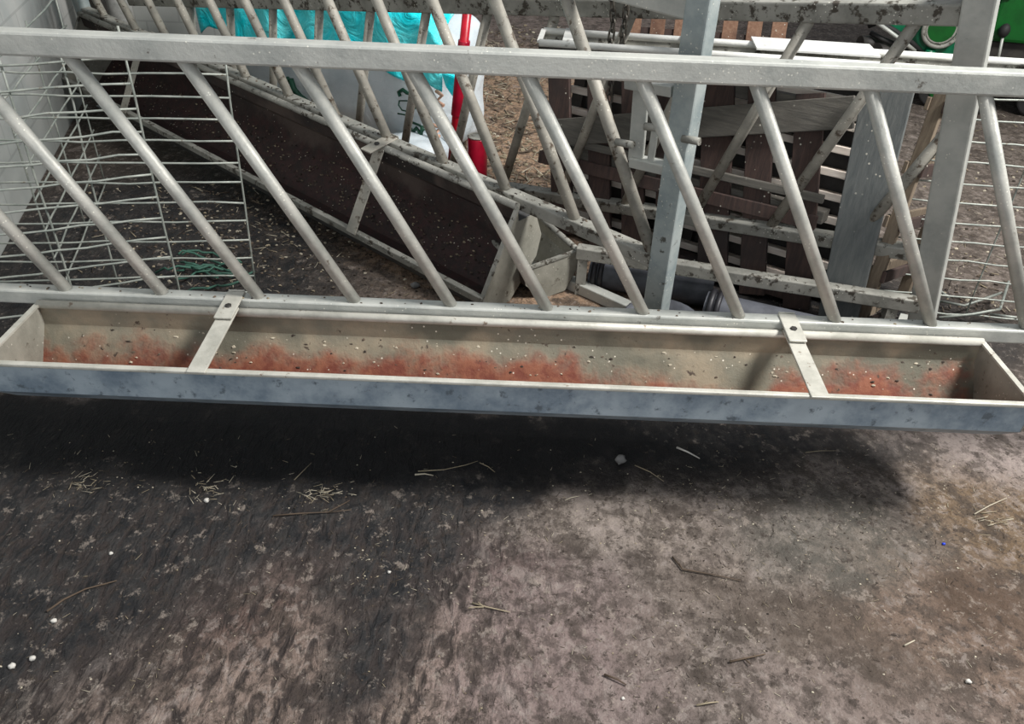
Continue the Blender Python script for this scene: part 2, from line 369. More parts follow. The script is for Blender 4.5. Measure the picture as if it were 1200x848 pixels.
# ------------------------------------------------------------------ feed barriers
SP = .2525
def barrier(mw, S, label, mats, bars, post_ks, lean=-1, trough=None, rail_k=(-6, 6), straps=(), leg=.42, post=.07, up_ext=0.0, leg_len=None, hh=.597):
    """local x along the rails, -y is the side the trough hangs on, origin on top of the bottom rail"""
    root = empty('feed_barrier', mw); tag(root, label, 'feed barrier')
    s = SP*S; H = hh*S
    x0, x1 = rail_k[0]*s, rail_k[1]*s
    MB().box(((x0+x1)/2, 0, H+.025*S), (x1-x0, .045*S, .052*S)).build('top_rail', mats['rail'], root, .006)
    MB().box(((x0+x1)/2, 0, -.02*S), (x1-x0, .040*S, .040*S)).build('bottom_rail', mats['brail'], root, .005)
    for k in bars:
        xb = k*s; xt = xb+lean*.335*S
        a, b = V((xt, 0, H+.004)), V((xb, 0, -.004))
        if xt < x0-.3 or xb > x1: continue
        if xt > x1: a = b.lerp(a, (x1-xb)/(xt-xb))
        if xt < x0: a = b.lerp(a, (xb-x0)/(xb-xt))
        b_ = MB(); b_.tube(a, b, .0158*S, 16); b_.build('diagonal_bar', mats['bar'], root)
    for i, k in enumerate(post_ks):
        ll = leg_len[i] if leg_len else leg
        p = MB(); px = k*s
        p.box((px, 0, (H+.05*S+up_ext-ll)/2), (post, post*.9, H+.05*S+up_ext+ll)); p.build('end_post', mats['post'], root, .006)
        f = MB(); f.box((px, 0, -ll+.004), (post*2, post*2.2, .008)); f.build('foot_plate', mats['post'], root)
    if trough:
        t0, t1 = trough[0]*s, trough[1]*s
        prof = [(-.040, -.034), (-.042, -.085), (-.105, -.175), (-.235, -.175), (-.306, -.108), (-.308, -.030)]
        if 'prof' in mats: prof = mats['prof']
        prof = [(a*S, b*S) for a, b in prof]
        tb = MB(); n = 24
        def off(i, dd):   # inward offset
            a = V(prof[max(i-1, 0)]); b = V(prof[min(i+1, len(prof)-1)]); tdir = (b-a).normalized()
            return V(prof[i])+V((tdir.y, -tdir.x))*-dd
        inner = [off(i, -.003) for i in range(len(prof))]
        for mi, pr in ((0, inner), (1, [V(p) for p in prof])):
            rows = []
            for j in range(n+1):
                x = t0+(t1-t0)*j/n
                rows.append([tb.bm.verts.new((x, p.x, p.y)) for p in pr])
            for j in range(n):
                for i in range(len(pr)-1):
                    q = [rows[j][i], rows[j+1][i], rows[j+1][i+1], rows[j][i+1]]
                    f = tb.bm.faces.new(q); f.material_index = mi
        tr = tb.build('trough', [mats['in'], mats['out']], root, recalc=False)
        # rims
        rr = MB(); rr.tube((t0, prof[0][0], prof[0][1]+.008*S), (t1, prof[0][0], prof[0][1]+.008*S), .0115*S, 12); rr.build('rear_rim', mats['lip'], tr)
        fr = MB(); yf, zf = prof[-1]
        fr.box(((t0+t1)/2, yf+.004*S, zf+.003*S), (t1-t0+.008, mats.get('lipw', .016)*S, mats.get('liph', .010)*S)); fr.build('front_lip', mats['lip'], tr, .003)
        for x in (t0, t1):
            e = MB(); pts = [(x-.002, a, b) for a, b in prof]; e.slab(pts, (.004, 0, 0)); e.build('end_plate', mats['plate'], tr)
            e = MB(); e.beam((x, prof[0][0], prof[0][1]+.008*S), (x, prof[-1][0], prof[-1][1]+.006*S), .014*S, .006*S); e.build('end_lip', mats['lip'], tr)
        for k in straps:
            x = k*s
            st = MB(); z0 = .003
            st.beam((x, .012*S, .003), (x, -.108*S, -.0035*S), .046*S, .006)
            st.box((x, .016*S, .001), (.044*S, .004, .014*S))
            st.build('hanger_plate', mats['strap'], root, .002)
            st = MB(); st.beam((x, -.045*S, -.011*S), (x, prof[-1][0]-.010*S, prof[-1][1]+.009*S), .044*S, .006)
            sp = st.build('trough_strap', mats['strap'], root, .002)
            bo = MB(); bo.tube((x, -.058*S, -.009*S), (x, -.058*S, .0065*S), .0085*S, 6); bo.build('bolt', 'black_steel', sp)
    return root

MF = {'rail': 'galv', 'brail': 'galv', 'bar': 'galv_bar', 'post': 'galv_teal', 'in': 'trough_in', 'out': 'galv_blue', 'lip': 'lip', 'plate': 'trough_plate', 'strap': 'lip'}
M['trough_plate'] = patchy('grey_trough_end', srgb(126, 124, 114), srgb(154, 151, 140), srgb(84, 76, 64), (.6, .7), 8, .6, .1, srgb(205, 200, 188))
Zr = CAM.z-1.103
front = barrier(Matrix.Translation((0, 0, Zr)), 1.0, 'grey galvanised feed barrier across the foreground with a long shallow feed trough', MF,
                [k-2 for k in range(-2, 12)], (-4.25, 9.5), trough=(-2.25, 7.5), rail_k=(-4.4, 9.65), straps=(-.25, 5.5), leg=Zr)

def fit(a, b, c, t, k):
    R = Matrix.Rotation(a, 3, 'Z') @ Matrix.Rotation(b, 3, 'Y') @ Matrix.Rotation(c, 3, 'X')
    p = V((t[0]-.664, t[1]+1.827, t[2]-1.103))*k
    mw = R.to_4x4(); mw.translation = CAM+p; return mw
KA = 1.18
mwA = fit(radians(-38.9), radians(2.7), radians(5.8), (-.153, 1.044, .203), KA)
MA = {'rail': 'galv', 'brail': 'galv_dirty', 'bar': 'galv_bar_dirty', 'post': 'galv_teal', 'in': 'trough_in_dark', 'out': 'dark_galv', 'lip': 'galv_dirty', 'plate': 'trough_plate', 'strap': 'galv_bar_dirty', 'lipw': .02, 'liph': .024,
      'prof': [(a/1.18, b/1.18) for a, b in ((-.044, -.028), (-.040, -.078), (.055, -.088), (.090, -.19), (.064, -.27), (-.085, -.392), (-.205, -.378), (-.236, -.312))]}

s_ = SP*KA
def leg_to_floor(mw, k, S):
    p = mw @ V((k*SP*S, 0, 0)); return (p.z-.004)/ (mw.to_3x3() @ V((0, 0, 1))).z
rear = barrier(mwA, KA, 'muck-splashed feed barrier with dark brown trough, set at an angle just behind the foreground barrier', MA,
               range(-5, 7), (-5.75, 6.15), trough=(-5.6, 4.3), rail_k=(-5.8, 6.15), straps=(-3.55, 2.05), lean=-1, post=.068, up_ext=.02,
               leg_len=(leg_to_floor(mwA, -5.75, KA), leg_to_floor(mwA, 6.15, KA)))
# slam latch beside the end post of the angled barrier
lb = MB()
def LA(px, py, yy=0.0):    # local coordinates in the plane of the angled barrier
    inv = mwA.inverted(); R3 = mwA.to_3x3()
    o = mwA @ V((0, yy, 0)); return inv @ at_plane(px, py, o, R3 @ V((0, 1, 0)))
lb.beam(LA(752, 104), LA(745, 190), .05, .012, (0, 1, 0)); lb.beam(LA(768, 150), LA(762, 192), .02, .012, (0, 1, 0))
lb.beam(LA(741, 188), LA(786, 198), .04, .03); lb.beam(LA(735, 96), LA(790, 106), .034, .03)
lb.build('latch_frame', 'galv', rear, .003)
for a, b in (((722, 166), (742, 170)), ((756, 148), (772, 150)), ((800, 162), (820, 166))):
    t = MB(); t.tube(LA(*a, -.03), LA(*b, -.03), .011, 10); t.build('latch_pin', 'galv_dirty', rear)

KB = 1.16
RB = Matrix.Rotation(radians(-32.6), 3, 'Z') @ Matrix.Rotation(radians(-7.2), 3, 'Y') @ Matrix.Rotation(radians(11.3), 3, 'X')
mwB = RB.to_4x4(); mwB.translation = CAM+V((-.292-.664, 1.464+1.827, .403-1.103))*KB + RB @ V((0, 0, -.625*KB))
MBm = {'rail': 'galv_dirty', 'brail': 'galv_dirty', 'bar': 'galv_bar_dirty', 'post': 'galv'}
backb = barrier(mwB, KB, 'feed barrier without a trough leaning behind the others, its bars slanting the opposite way', MBm,
                [i-1.335 for i in range(-2, 11)], (9.5,), lean=1, rail_k=(-3.6, 9.5), post=.082, up_ext=.12, hh=.625,
                leg_len=(leg_to_floor(mwB, 9.5, KB),))

# chain hanging over the leaning barrier
def chain(pts, label, pitch=.030):
    root = empty('chain', pts[0]); tag(root, label, 'chain')
    seg = []; pts = [V(p) for p in pts]
    i, pos, tot = 0, pts[0].copy(), 0
    cur = pts[0].copy(); path = [cur.copy()]
    for a, b in zip(pts, pts[1:]):
        n = max(1, int((b-a).length/pitch))
        path += [a.lerp(b, (j+1)/n) for j in range(n)]
    for j, (a, b) in enumerate(zip(path, path[1:])):
        d = (b-a).normalized(); c = (a+b)/2
        sd = d.orthogonal().normalized(); sd = Matrix.Rotation((j % 2)*pi/2+.4, 3, d) @ sd
        L2 = pitch*.42; W2 = .0095
        loop = []
        for q in range(14):
            t = 2*pi*q/14; loop.append(c+d*(cos(t)*W2+(L2 if cos(t) > 0 else -L2))+sd*(sin(t)*W2)-root.location)
        l = MB(); l.path(loop, .0038, 6, True); l.build('link', 'chain', root)
    return root
oB, nB = mwB @ V((0, -.05, 0)), RB @ V((0, 1, 0))
onB = lambda px, py, yy=-.05: at_plane(px, py, mwB @ V((0, yy, 0)), nB)
chain([onB(735, -14), onB(733, 20), onB(727, 62), onB(718, 78), onB(714, 120), onB(716, 146)], 'long dark steel chain hanging loose in front of the leaning feed barrier')
chain([onB(716, -14, -.07), onB(719, 24, -.07), onB(714, 58, -.07)], 'short dark steel chain strand left of the longer hanging one')

# ------------------------------------------------------------------ loose troughs
def loose_trough(mw, L, W, D, label, mats, rim=.011, strap=()):
    """x along, y from front rim (0) to rear rim (W), rims at z = 0"""
    root = empty('feed_trough', mw); tag(root, label, 'trough', None)
    prof = [(W, 0), (W-.005, -D*.4), (W-.07, -D), (.07, -D), (.005, -D*.45), (0, 0)]
    b = MB()
    inner = []
    for i, p in enumerate(prof):
        a_ = V(prof[max(i-1, 0)]); b_ = V(prof[min(i+1, 5)]); td = (b_-a_).normalized(); inner.append(V(p)+V((td.y, -td.x))*-.003)
    for mi, pr in ((0, inner), (1, [V(p) for p in prof])):
        for i in range(5):
            b.face([(0, pr[i].x, pr[i].y), (L, pr[i].x, pr[i].y), (L, pr[i+1].x, pr[i+1].y), (0, pr[i+1].x, pr[i+1].y)], mi)
    b.build('body', [mats[0], mats[1]], root, recalc=False)
    for y in (0, W):
        t = MB(); t.tube((0, y, 0), (L, y, 0), rim, 12); t.build('rim', mats[2], root)
    for x in (0, L):
        e = MB(); e.slab([(x-.002, p[0], p[1]) for p in prof], (.004, 0, 0)); e.build('end_plate', mats[1], root)
        e = MB(); e.beam((x, 0, .004), (x, W, .004), .016, .008); e.build('end_lip', mats[2], root)
    for x in strap:
        e = MB(); e.beam((x, 0, .012), (x, W, .012), .045, .006); e.build('cross_strap', mats[2], root)
    return root
def frame_mw(o, x, up=(0, 0, 1)):
    x = V(x).normalized(); y = V(up).cross(x).normalized(); z = x.cross(y)
    mw = Matrix((x, y, z)).transposed().to_4x4(); mw.translation = V(o); return mw
LC, WC = .55, .23
lC = V((.45, -.89, 0)).normalized(); wC = V((.89, .45, .16)).normalized()
p_rear = rel(.235, 2.66, .165); p_front = p_rear - wC*WC
mwC = frame_mw(p_front-lC*LC, lC, lC.cross(wC))
loose_trough(mwC, LC, WC, .145, 'short grey trough on the floor, its end poking out beyond the dark brown trough',
             ('trough_in_dark', 'trough_plate', 'galv_dirty'))
# whitish trough lying on top of the pallets
a, b = at_z(632, 50, .84), at_z(1230, 90, .84)
ux = (b-a).normalized(); LD = (b-a).length
tD = loose_trough(frame_mw(a, ux), LD, .17, .085, 'long whitish trough lying level on top of the upright pallets', ('black_steel', 'galv_dirty', 'white_metal'), .012, (.10, .5))
pl = MB(); pl.box((.92, .115, .018), (.40, .16, .006)); pl.build('cover_plate', 'white_metal', tD)

def beam_obj(name, a, b, w, h, mat, label, cat, legs=()):
    a, b = V(a), V(b)
    root = empty(name, (a+b)/2); tag(root, label, cat)
    o = MB(); o.beam(a-root.location, b-root.location, w, h); o.build('box_section', mat, root, .004)
    for t in legs:
        p = a.lerp(b, t)-root.location
        q = MB(); q.box((p.x, p.y, -root.location.z/2-h/4+(p.z)/2), (.036, .036, root.location.z+p.z-h/2)); q.build('stub_leg', 'galv_dirty', root)
    return root
beam_obj('steel_beam', at_z(640, 318, .022), at_z(850, 412, .022), .045, .042, 'galv', 'grey box-section beam lying on the floor between the short trough and the foreground barrier', 'beam')
beam_obj('steel_beam', at_z(676, 294, .17), at_z(1077, 357, .17), .046, .046, 'galv_dirty', 'dirt-caked horizontal beam on stub legs low in front of the upright pallet', 'beam', (.02, .93))

# ------------------------------------------------------------------ pallets behind
yw, bt = radians(-32.7), radians(12)
pu = V((cos(yw), sin(yw), 0)); pn = V((-sin(yw), cos(yw), 0)); pv = pn*sin(bt)+V((0, 0, cos(bt)))
pw = pu.cross(pv)   # points toward the camera
mwP = Matrix((pu, -pw, pv)).transposed().to_4x4(); mwP.translation = rel(.27, 3.08, 0)
pal = empty('pallet', mwP); tag(pal, 'dark brown wooden pallet stood upright behind the leaning barrier', 'pallet')
xs = [-.21, -.03, .12, .27, .46, .62, .79]
for i, x in enumerate(xs):
    q = MB(); q.box((x+.05, -.012, .375), (.095 if i != 4 else .115, .02, .75), Matrix.Rotation(radians(-13), 3, 'Y')); q.build('deck_board', 'wood_brown', pal, .002)
for z in (.045, .345, .70):
    q = MB(); q.box((.335, .045, z), (1.16, .09, .045)); q.build('stringer', 'wood_grey' if z > .1 else 'wood_brown', pal, .003)
q = MB(); q.box((.335, -.034, .315), (1.14, .022, .05), Matrix.Rotation(radians(-1.5), 3, 'Y')); q.build('cross_board', 'wood_brown', pal, .003)
q = MB(); q.box((.335, -.034, .40), (1.14, .022, .03), Matrix.Rotation(radians(-1.5), 3, 'Y')); q.build('cross_board', 'wood_grey', pal, .003)
q = MB(); q.box((.35, -.036, .555), (1.17, .024, .105), Matrix.Rotation(radians(-15.5), 3, 'Y'))
o = q.build('slanting_board', 'wood_grey', pal, .003); o['label'] = 'weathered grey board nailed across on a slant'

mwQ = mwP.copy(); mwQ.translation = mwP.translation+pn*.118
crate = empty('slatted_crate', mwQ); tag(crate, 'crate of pale narrow slats glimpsed through the gaps of the dark upright pallet', 'crate')
for k in range(9):
    q = MB(); q.box((.40, .0, .06+k*.081), (1.25, .05, .026)); q.build('slat', 'wood_pale', crate, .002)
for x in (-.2, .40, 1.0):
    q = MB(); q.box((x, .04, .37), (.05, .04, .74)); q.build('upright', 'black_steel', crate)
q = MB(); q.box((.40, .075, .37), (1.25, .02, .74)); q.build('dark_backing', 'black_steel', crate)  # black backing added so the gaps between slats stay dark

q = MB(); q.slab([V((.925, -.075, .80)), V((1.075, -.075, .83)), V((1.15, -.075, .0)), V((1.02, -.075, .0))], (0, -.02, 0))
o = q.build('board', 'wood_slate', None, .003); o.matrix_world = mwP @ Matrix.Translation((0, 0, .0)); tag(o, 'wide slate-grey board leaning upright at the right end of the dark pallet', 'board')

# second pallet stood on edge, seen from its narrow side
mwE = mwP @ Matrix.Translation((1.15, -.04, .0)) @ Matrix.Rotation(radians(78), 4, 'Z')
e = empty('pallet', mwE); tag(e, 'tan pallet stood on edge, seen from its narrow side, right of the slate-grey board', 'pallet')
for x in (.0, .36):
    q = MB(); q.box((x, 0, .41), (.026, .04, .82)); q.build('stringer', 'wood_tan', e, .002)
for z in (.05, .22, .40, .58, .78):
    for y in (-.027, .027):
        q = MB(); q.box((.18, y, z), (.40, .013, .04)); q.build('slat', 'wood_brown' if y < 0 else 'wood_tan', e, .002)

# far orange-brown pallet leaning back there
def pallet_far():
    c = rel(1.05, 4.9, 0)
    r = empty('pallet', Matrix.Translation(c) @ Matrix.Rotation(radians(-8), 4, 'Z') @ Matrix.Rotation(radians(-22), 4, 'X'))
    tag(r, 'orange-brown pallet leaning far back, left of the green machine', 'pallet')
    for k in range(7):
        q = MB(); q.box((-.42+k*.14, 0, .42), (.085, .02, .84), Matrix.Rotation(radians(0), 3, 'Y')); q.build('deck_board', 'wood_orange', r, .002)
    for z in (.05, .42, .79):
        q = MB(); q.box((0, .05, z), (1.0, .08, .05)); q.build('stringer', 'wood_brown', r)
pallet_far()

# ------------------------------------------------------------------ plastic pipes on the dark floor
def pipe(a, b, r, label):
    a, b = V(a), V(b); root = empty('drain_pipe', a.lerp(b, .5)-V((0, 0, a.z))); tag(root, label, 'pipe')
    A, B = a-root.location, b-root.location; d = (B-A).normalized()
    q = MB(); n = 20; u = V((0, 0, 1)); w = d.cross(u).normalized(); u = w.cross(d)
    for rr, flip in ((r, 0), (r-.005, 1)):
        ra = [q.bm.verts.new(A+(u*cos(2*pi*i/n)+w*sin(2*pi*i/n))*rr) for i in range(n)]
        rb = [q.bm.verts.new(B+(u*cos(2*pi*i/n)+w*sin(2*pi*i/n))*rr) for i in range(n)]
        for i in range(n):
            f = q.bm.faces.new((ra[i], ra[(i+1) % n], rb[(i+1) % n], rb[i])); f.smooth = True
    q.build('barrel', 'pipe', root)
    q = MB(); k = 24
    q.path([A+d*.02+(u*cos(2*pi*i/k)+w*sin(2*pi*i/k))*(r+.004) for i in range(k)], .011, 8, True)
    q.path([A+d*.045+(u*cos(2*pi*i/k)+w*sin(2*pi*i/k))*(r+.003) for i in range(k)], .010, 8, True)
    q.build('collar', 'pipe_dark', root)
r1 = .062
pipe(at_z(693, 316, r1), at_z(835, 341, r1), r1, 'slate-grey plastic pipe on the dark floor left of the angled barrier end post')
pipe(at_z(826, 361, r1), at_z(1010, 404, r1), r1, 'slate-grey plastic pipe with a black collar, right of the angled barrier end post')
bd = at_z(772, 392, 0)
q = MB(); n = 28
prof = [(.001, .012), (.07, .012), (.105, .05), (.125, .075), (.132, .072), (.112, .03), (.08, 0), (.001, 0)]
rings = [[q.bm.verts.new((r*cos(2*pi*i/n), r*sin(2*pi*i/n), z)) for i in range(n)] for r, z in prof]
for A_, B_ in zip(rings, rings[1:]):
    for i in range(n):
        f = q.bm.faces.new((A_[i], A_[(i+1) % n], B_[(i+1) % n], B_[i])); f.smooth = True
o = q.build('bowl', 'pipe', None); o.location = bd; tag(o, 'shallow slate-grey plastic bowl on the floor between the two pipes', 'bowl')

# ------------------------------------------------------------------ wire mesh panels
def mesh_panel(mw, L, H, nrow, dx, label, z0=.03, r=.0034, cols=None, bent=False):
    """x = 0 is the right edge, the panel runs to -L"""
    root = empty('wire_mesh_panel', mw); tag(root, label, 'wire mesh panel')
    for k in range(nrow):
        z = z0+k*(H-z0)/(nrow-1)
        pts = [(-L+L*j/8, random.uniform(-.002, .002), z+random.uniform(-.004, .004)) for j in range(9)]
        if bent and k < 3: pts[-1] = (pts[-1][0]-.02, -.03*(3-k), z-.02*(3-k) if z > .08 else z+.01)
        q = MB(); q.path(pts, r, 8); q.build('horizontal_rod', 'wire', root)
    for x in (cols or [-i*dx for i in range(int(L/dx)+1)]):
        q = MB(); q.path([(x+random.uniform(-.003, .003), .008, z0-.015+(H-z0+.03)*j/5) for j in range(6)], r*.95, 8); q.build('upright_rod', 'wire', root)
    return root
def Zrot(p, deg): return Matrix.Translation(p) @ Matrix.Rotation(radians(deg), 4, 'Z')
p = at_y(298, 330, 2.5); p.z = 0
mesh_panel(Zrot(p, 10) @ Matrix.Rotation(radians(1.5), 4, 'Y'), .92, .86, 13, .5, 'wire mesh panel left of the angled barrier, the farther and wider of the left pair', cols=[0, -.46, -.90])
p = at_y(212, 352, 2.25); p.z = 0
mesh_panel(Zrot(p, 22), .60, .965, 15, .4, 'wire mesh panel at far left, the nearer one of the pair', cols=[0, -.3, -.58])
p = rel(-1.52, 2.0, 0); 
mesh_panel(Zrot(rel(-1.86, 3.45, 0), 105), 1.0, .80, 8, .35, 'wire mesh panel running back along the left wall', cols=[-.02, -.5, -.97])
p = at_y(1290, 352, 2.5); p.z = 0
mesh_panel(Zrot(p, -6), .78, .80, 12, .25, 'wire mesh panel standing at the right edge beside the tan pallet', cols=[-.10, -.42, -.76], r=.0031)
# bent rods lying at the foot of the right hand mesh
q = MB()
for pts in (((1098, 352), (1130, 358), (1174, 343)), ((1100, 372), (1140, 368), (1172, 362), (1182, 330)), ((1086, 330), (1112, 348)), ((1160, 368), (1192, 372))):
    q.path([at_y(px, py, 2.34) if False else at_z(px, py, .02+.02*i) for i, (px, py) in enumerate(pts)], .005, 8)
recenter(tag(q.build('bent_rods', 'wire'), 'tangle of bent pale rods on the floor at the foot of the right mesh panel', 'bent rods'))

# ------------------------------------------------------------------ bulk bag under a turquoise sheet
def rounded_box(W, D, Hh, n, e, bump, seed, zf=None):
    """superellipsoid-like sack, base at z=0, front face at y=0"""
    bm = bmesh.new(); bmesh.ops.create_cube(bm, size=2); bmesh.ops.subdivide_edges(bm, edges=bm.edges[:], cuts=n, use_grid_fill=True)
    for v in bm.verts:
        p = v.co.copy(); m_ = (abs(p.x)**e+abs(p.y)**e+abs(p.z)**e)**(1/e)
        p /= m_
        k = noise.noise(V((p.x*1.6+seed, p.y*1.6, p.z*2.2)))*bump + noise.noise(V((p.x*5+seed, p.y*5, p.z*4)))*bump*.35
        p *= 1+k
        v.co = V((p.x*W/2, p.y*D/2+D/2, max(p.z, -.97)*Hh/2+Hh/2*.97))
    for f in bm.faces: f.smooth = True
    return bm
fl_, fr_ = rel(-1.72, 4.64, 0), rel(-.36, 3.80, 0)
bx = (fr_-fl_).normalized(); WB = (fr_-fl_).length
mwG = frame_mw((fl_+fr_)/2, bx)
bag = empty('bulk_bag', mwG); tag(bag, 'white woven bulk bag with green and orange print, behind the dark trough', 'bulk bag')
q = MB(); q.bm.free(); q.bm = rounded_box(WB, .44, .70, 24, 5, .035, 3); q.build('bag_body', 'sack', bag)
# the print: dark green strokes on the front face, seen between the bars
Gi = mwG.inverted()
def onG(px, py, y=-.006): return Gi @ at_plane(px, py, mwG @ V((0, y, 0)), mwG.to_3x3() @ V((0, 1, 0)))
gp = MB()
def stroke(pts, wd, y=-.012, mb=None):
    (mb or gp).path([onG(px, py, y) for px, py in pts], wd, 6)
stroke([(341, 92), (344, 104), (352, 113), (360, 117)], [.012, .018, .016, .006])
stroke([(337, 90), (338, 98)], .008)
stroke([(469, 113), (467, 108), (472, 105), (477, 109), (483, 110)], .009)
stroke([(468, 118), (477, 118), (485, 121), (487, 127), (480, 131), (471, 129), (467, 123), (468, 118)], .0035)
stroke([(466, 133), (472, 134), (482, 136)], .004)
stroke([(482, 143), (492, 147), (497, 153)], .006); stroke([(481, 158), (488, 150), (494, 158)], .010); stroke([(481, 150), (482, 159)], .010); stroke([(495, 148), (493, 160)], .009)
stroke([(479, 164), (484, 165), (484, 169), (479, 168), (479, 164)], .004)
stroke([(494, 121), (500, 126), (503, 138)], .008)
gp.build('green_print', 'print_green', bag)
gp2 = MB()
stroke([(511, 106), (518, 112), (512, 118), (520, 124)], .010, -.012, gp2)
gp2.build('orange_print', 'print_orange', bag)
gp2 = MB(); stroke([(507, 146), (516, 150), (509, 157), (515, 160)], .010, -.012, gp2); gp2.build('orange_print', 'print_orange', bag)
# loose skirt of the bag at its right foot
q = MB(); q.bm.free(); q.bm = rounded_box(.34, .26, .15, 10, 3, .16, 9)
o = q.build('bag_flap', 'sack', bag); o.location = (WB/2-.13, -.18, 0)

# sheet: a grid that covers the top of the bag and hangs over its front edge
sh = MB(); NX, NY = 90, 60
def sheet_pt(u, v):
    x = (u-.5)*(WB+.02); t = v*.72    # arc length from the front hem
    hem = .21+.03*sin(u*9)+.05*noise.noise(V((u*5, 1, 2)))
    if t < hem: y, z = -.035-.012*sin(u*40), .70-(hem-t)*1.0
    else:
        s = t-hem; y = -.035+s*.85; z = .70+.33*min(1, s/.55)**.8*(1-.12*max(0, s-.7))
        z -= .04
    if t < hem: z = .66-(hem-t)
    edge = min(u, 1-u); z -= max(0, .05-edge)*1.1
    f = noise.noise(V((x*2.4, y*3.2+z*2.5, 4.4)))*.055 + abs(noise.noise(V((x*5+y*3, y*4+z*4, 1.2))))*.045
    return V((x, y-(f*.7 if t < hem+.1 else f*.2), z+(f if t > hem else 0)))
G_ = [[sh.bm.verts.new(sheet_pt(i/NX, j/NY)) for i in range(NX+1)] for j in range(NY+1)]
for j in range(NY):
    for i in range(NX):
        sh.bm.faces.new((G_[j][i], G_[j][i+1], G_[j+1][i+1], G_[j+1][i])).smooth = True
o = sh.build('plastic_sheet', 'sheet', None); o.matrix_world = mwG
sm = o.modifiers.new('thick', 'SOLIDIFY'); sm.thickness = .004
tag(o, 'crumpled turquoise plastic sheet covering the top of the white bulk bag', 'plastic sheet')
# hanging corner of the sheet on the right
q = MB()
c = [onG(516, 84, -.05), onG(534, 90, -.05), onG(537, 108, -.06), onG(530, 114, -.05), onG(522, 102, -.04)]
q.slab(c, (0, .03, 0)); q2 = q.build('corner_fold', 'sheet', o, .008)

# ------------------------------------------------------------------ red pole and canister
a = at_z(526, 226, 0); b = at_y(550, -12, 3.46)
r = empty('red_pole', a); tag(r, 'red metal pole leaning upright at the right end of the white bulk bag', 'pole')
q = MB(); q.tube((0, 0, 0.012), b-a, .019, 16); q.build('pole_shaft', 'red', r)
q = MB(); q.tube((0, 0, 0), (0, 0, .014), .05, 20); q.build('foot_disc', 'galv_dirty', r)
mid = (b-a)*.42; dd = (b-a).normalized()
q = MB(); q.tube(mid, mid+dd*.32, .025, 16); q.build('sleeve', 'red_dark', r, .003)
a = at_y(559, 227, 3.50); a.z = 0
r = empty('red_canister', a); tag(r, 'crimson cylindrical canister standing right of the red pole', 'canister')
q = MB(); q.tube((0, 0, 0), (0, 0, .275), .045, 28); q.build('can_body', 'red_dark', r, .004)
q = MB(); q.path([(.042*cos(2*pi*i/28), .042*sin(2*pi*i/28), .279) for i in range(28)], .004, 8, True); q.tube((0, 0, .27), (0, 0, .2775), .039, 28); q.build('can_lid', 'galv_dirty', r)

# ------------------------------------------------------------------ dark post and pipe by the back wall
a = at_y(121, 44, 4.75); a.z = 0
q = MB(); q.box((0, 0, .75), (.09, .09, 1.5)); q.box((0, 0, .01), (.16, .16, .02)); o = q.build('steel_post', 'black_steel', None, .006); o.location = a
tag(o, 'dark square post standing against the pale wall at top left', 'post')
a = at_y(148, 44, 4.95); a.z = 0
q = MB(); q.tube((0, 0, 0), (-.06, .1, 1.5), .075, 20); o = q.build('wall_pipe', 'white_pipe', None); o.location = a
tag(o, 'pale upright pipe right of the dark square post', 'pipe')

# ------------------------------------------------------------------ green machine at the top right
mwM = Matrix.Translation(rel(2.2, 5.15, 0)) @ Matrix.Rotation(radians(-12), 4, 'Z'); iM = mwM.inverted(); nM = mwM.to_3x3() @ V((0, 1, 0))
def onM(px, py, y=0.0): return iM @ at_plane(px, py, mwM @ V((0, y, 0)), nM)
mac = empty('farm_machine', mwM); tag(mac, 'green farm machine parked at the top right behind the pallets', 'farm machine')
pl_, pr_ = onM(1030, 18), onM(1078, 84)
xr = onM(1290, 60).x; zb = pr_.z
q = MB(); q.slab([(pl_.x, 0, pl_.z), (pr_.x, 0, zb), (xr, 0, zb), (xr, 0, 1.35), (pl_.x, 0, 1.35)], (0, 1.0, 0)); q.build('hopper', 'green', mac, .02)
c0, c1 = onM(1152, 44), onM(1290, 44)
q = MB(); q.box(((c0.x+c1.x)/2, -.05, (c0.z+1.3)/2), (c1.x-c0.x, .09, 1.3-c0.z)); q.build('side_cover', 'green_deep', mac, .02)
q = MB(); q.box(((c0.x+c1.x)/2, -.02, (c0.z+zb)/2), (c1.x-c0.x, .05, c0.z-zb-.01)); q.build('engine_recess', 'black_steel', mac, .01)
c2 = onM(1172, -6, -.1); q = MB(); q.box((c2.x, -.1, c2.z+.06), (.13, .03, .16)); q.build('pale_lid', 'teal', mac, .01)
rc = onM(1104, 34, -.05)
q = MB(); q.path([(rc.x+.10*cos(2*pi*i/36), -.05, rc.z+.10*sin(2*pi*i/36)) for i in range(36)], .012, 10, True)
q.path([(rc.x+.08*cos(2*pi*i/36), -.035, rc.z+.08*sin(2*pi*i/36)) for i in range(36)], .010, 10, True); q.build('outlet_ring', 'galv_dirty', mac)
q = MB(); q.tube((rc.x, -.045, rc.z), (rc.x, .01, rc.z), .075, 28); q.build('outlet', 'green_deep', mac)
q = MB(); q.tube((rc.x-.02, -.03, rc.z-.12), (rc.x-.03, -.02, zb+.02), .028, 14); q.build('outlet_spout', 'green', mac)
q = MB(); q.path([onM(1018, 30, -.05), onM(1030, 26, -.08), onM(1048, 36, -.08), onM(1068, 50, -.05), onM(1080, 62, -.02)], .016, 10); q.build('hydraulic_hose', 'rubber', mac)
q = MB(); q.path([onM(1020, 38, -.05), onM(1034, 46, -.08), onM(1050, 52, -.06), onM(1072, 66, -.02)], .014, 10); q.build('hydraulic_hose', 'rubber', mac)
q = MB(); q.path([onM(1027, 26, -.12), onM(1060, 50, -.10), onM(1072, 60, -.06)], .012, 8); q.build('grease_line', 'galv', mac)
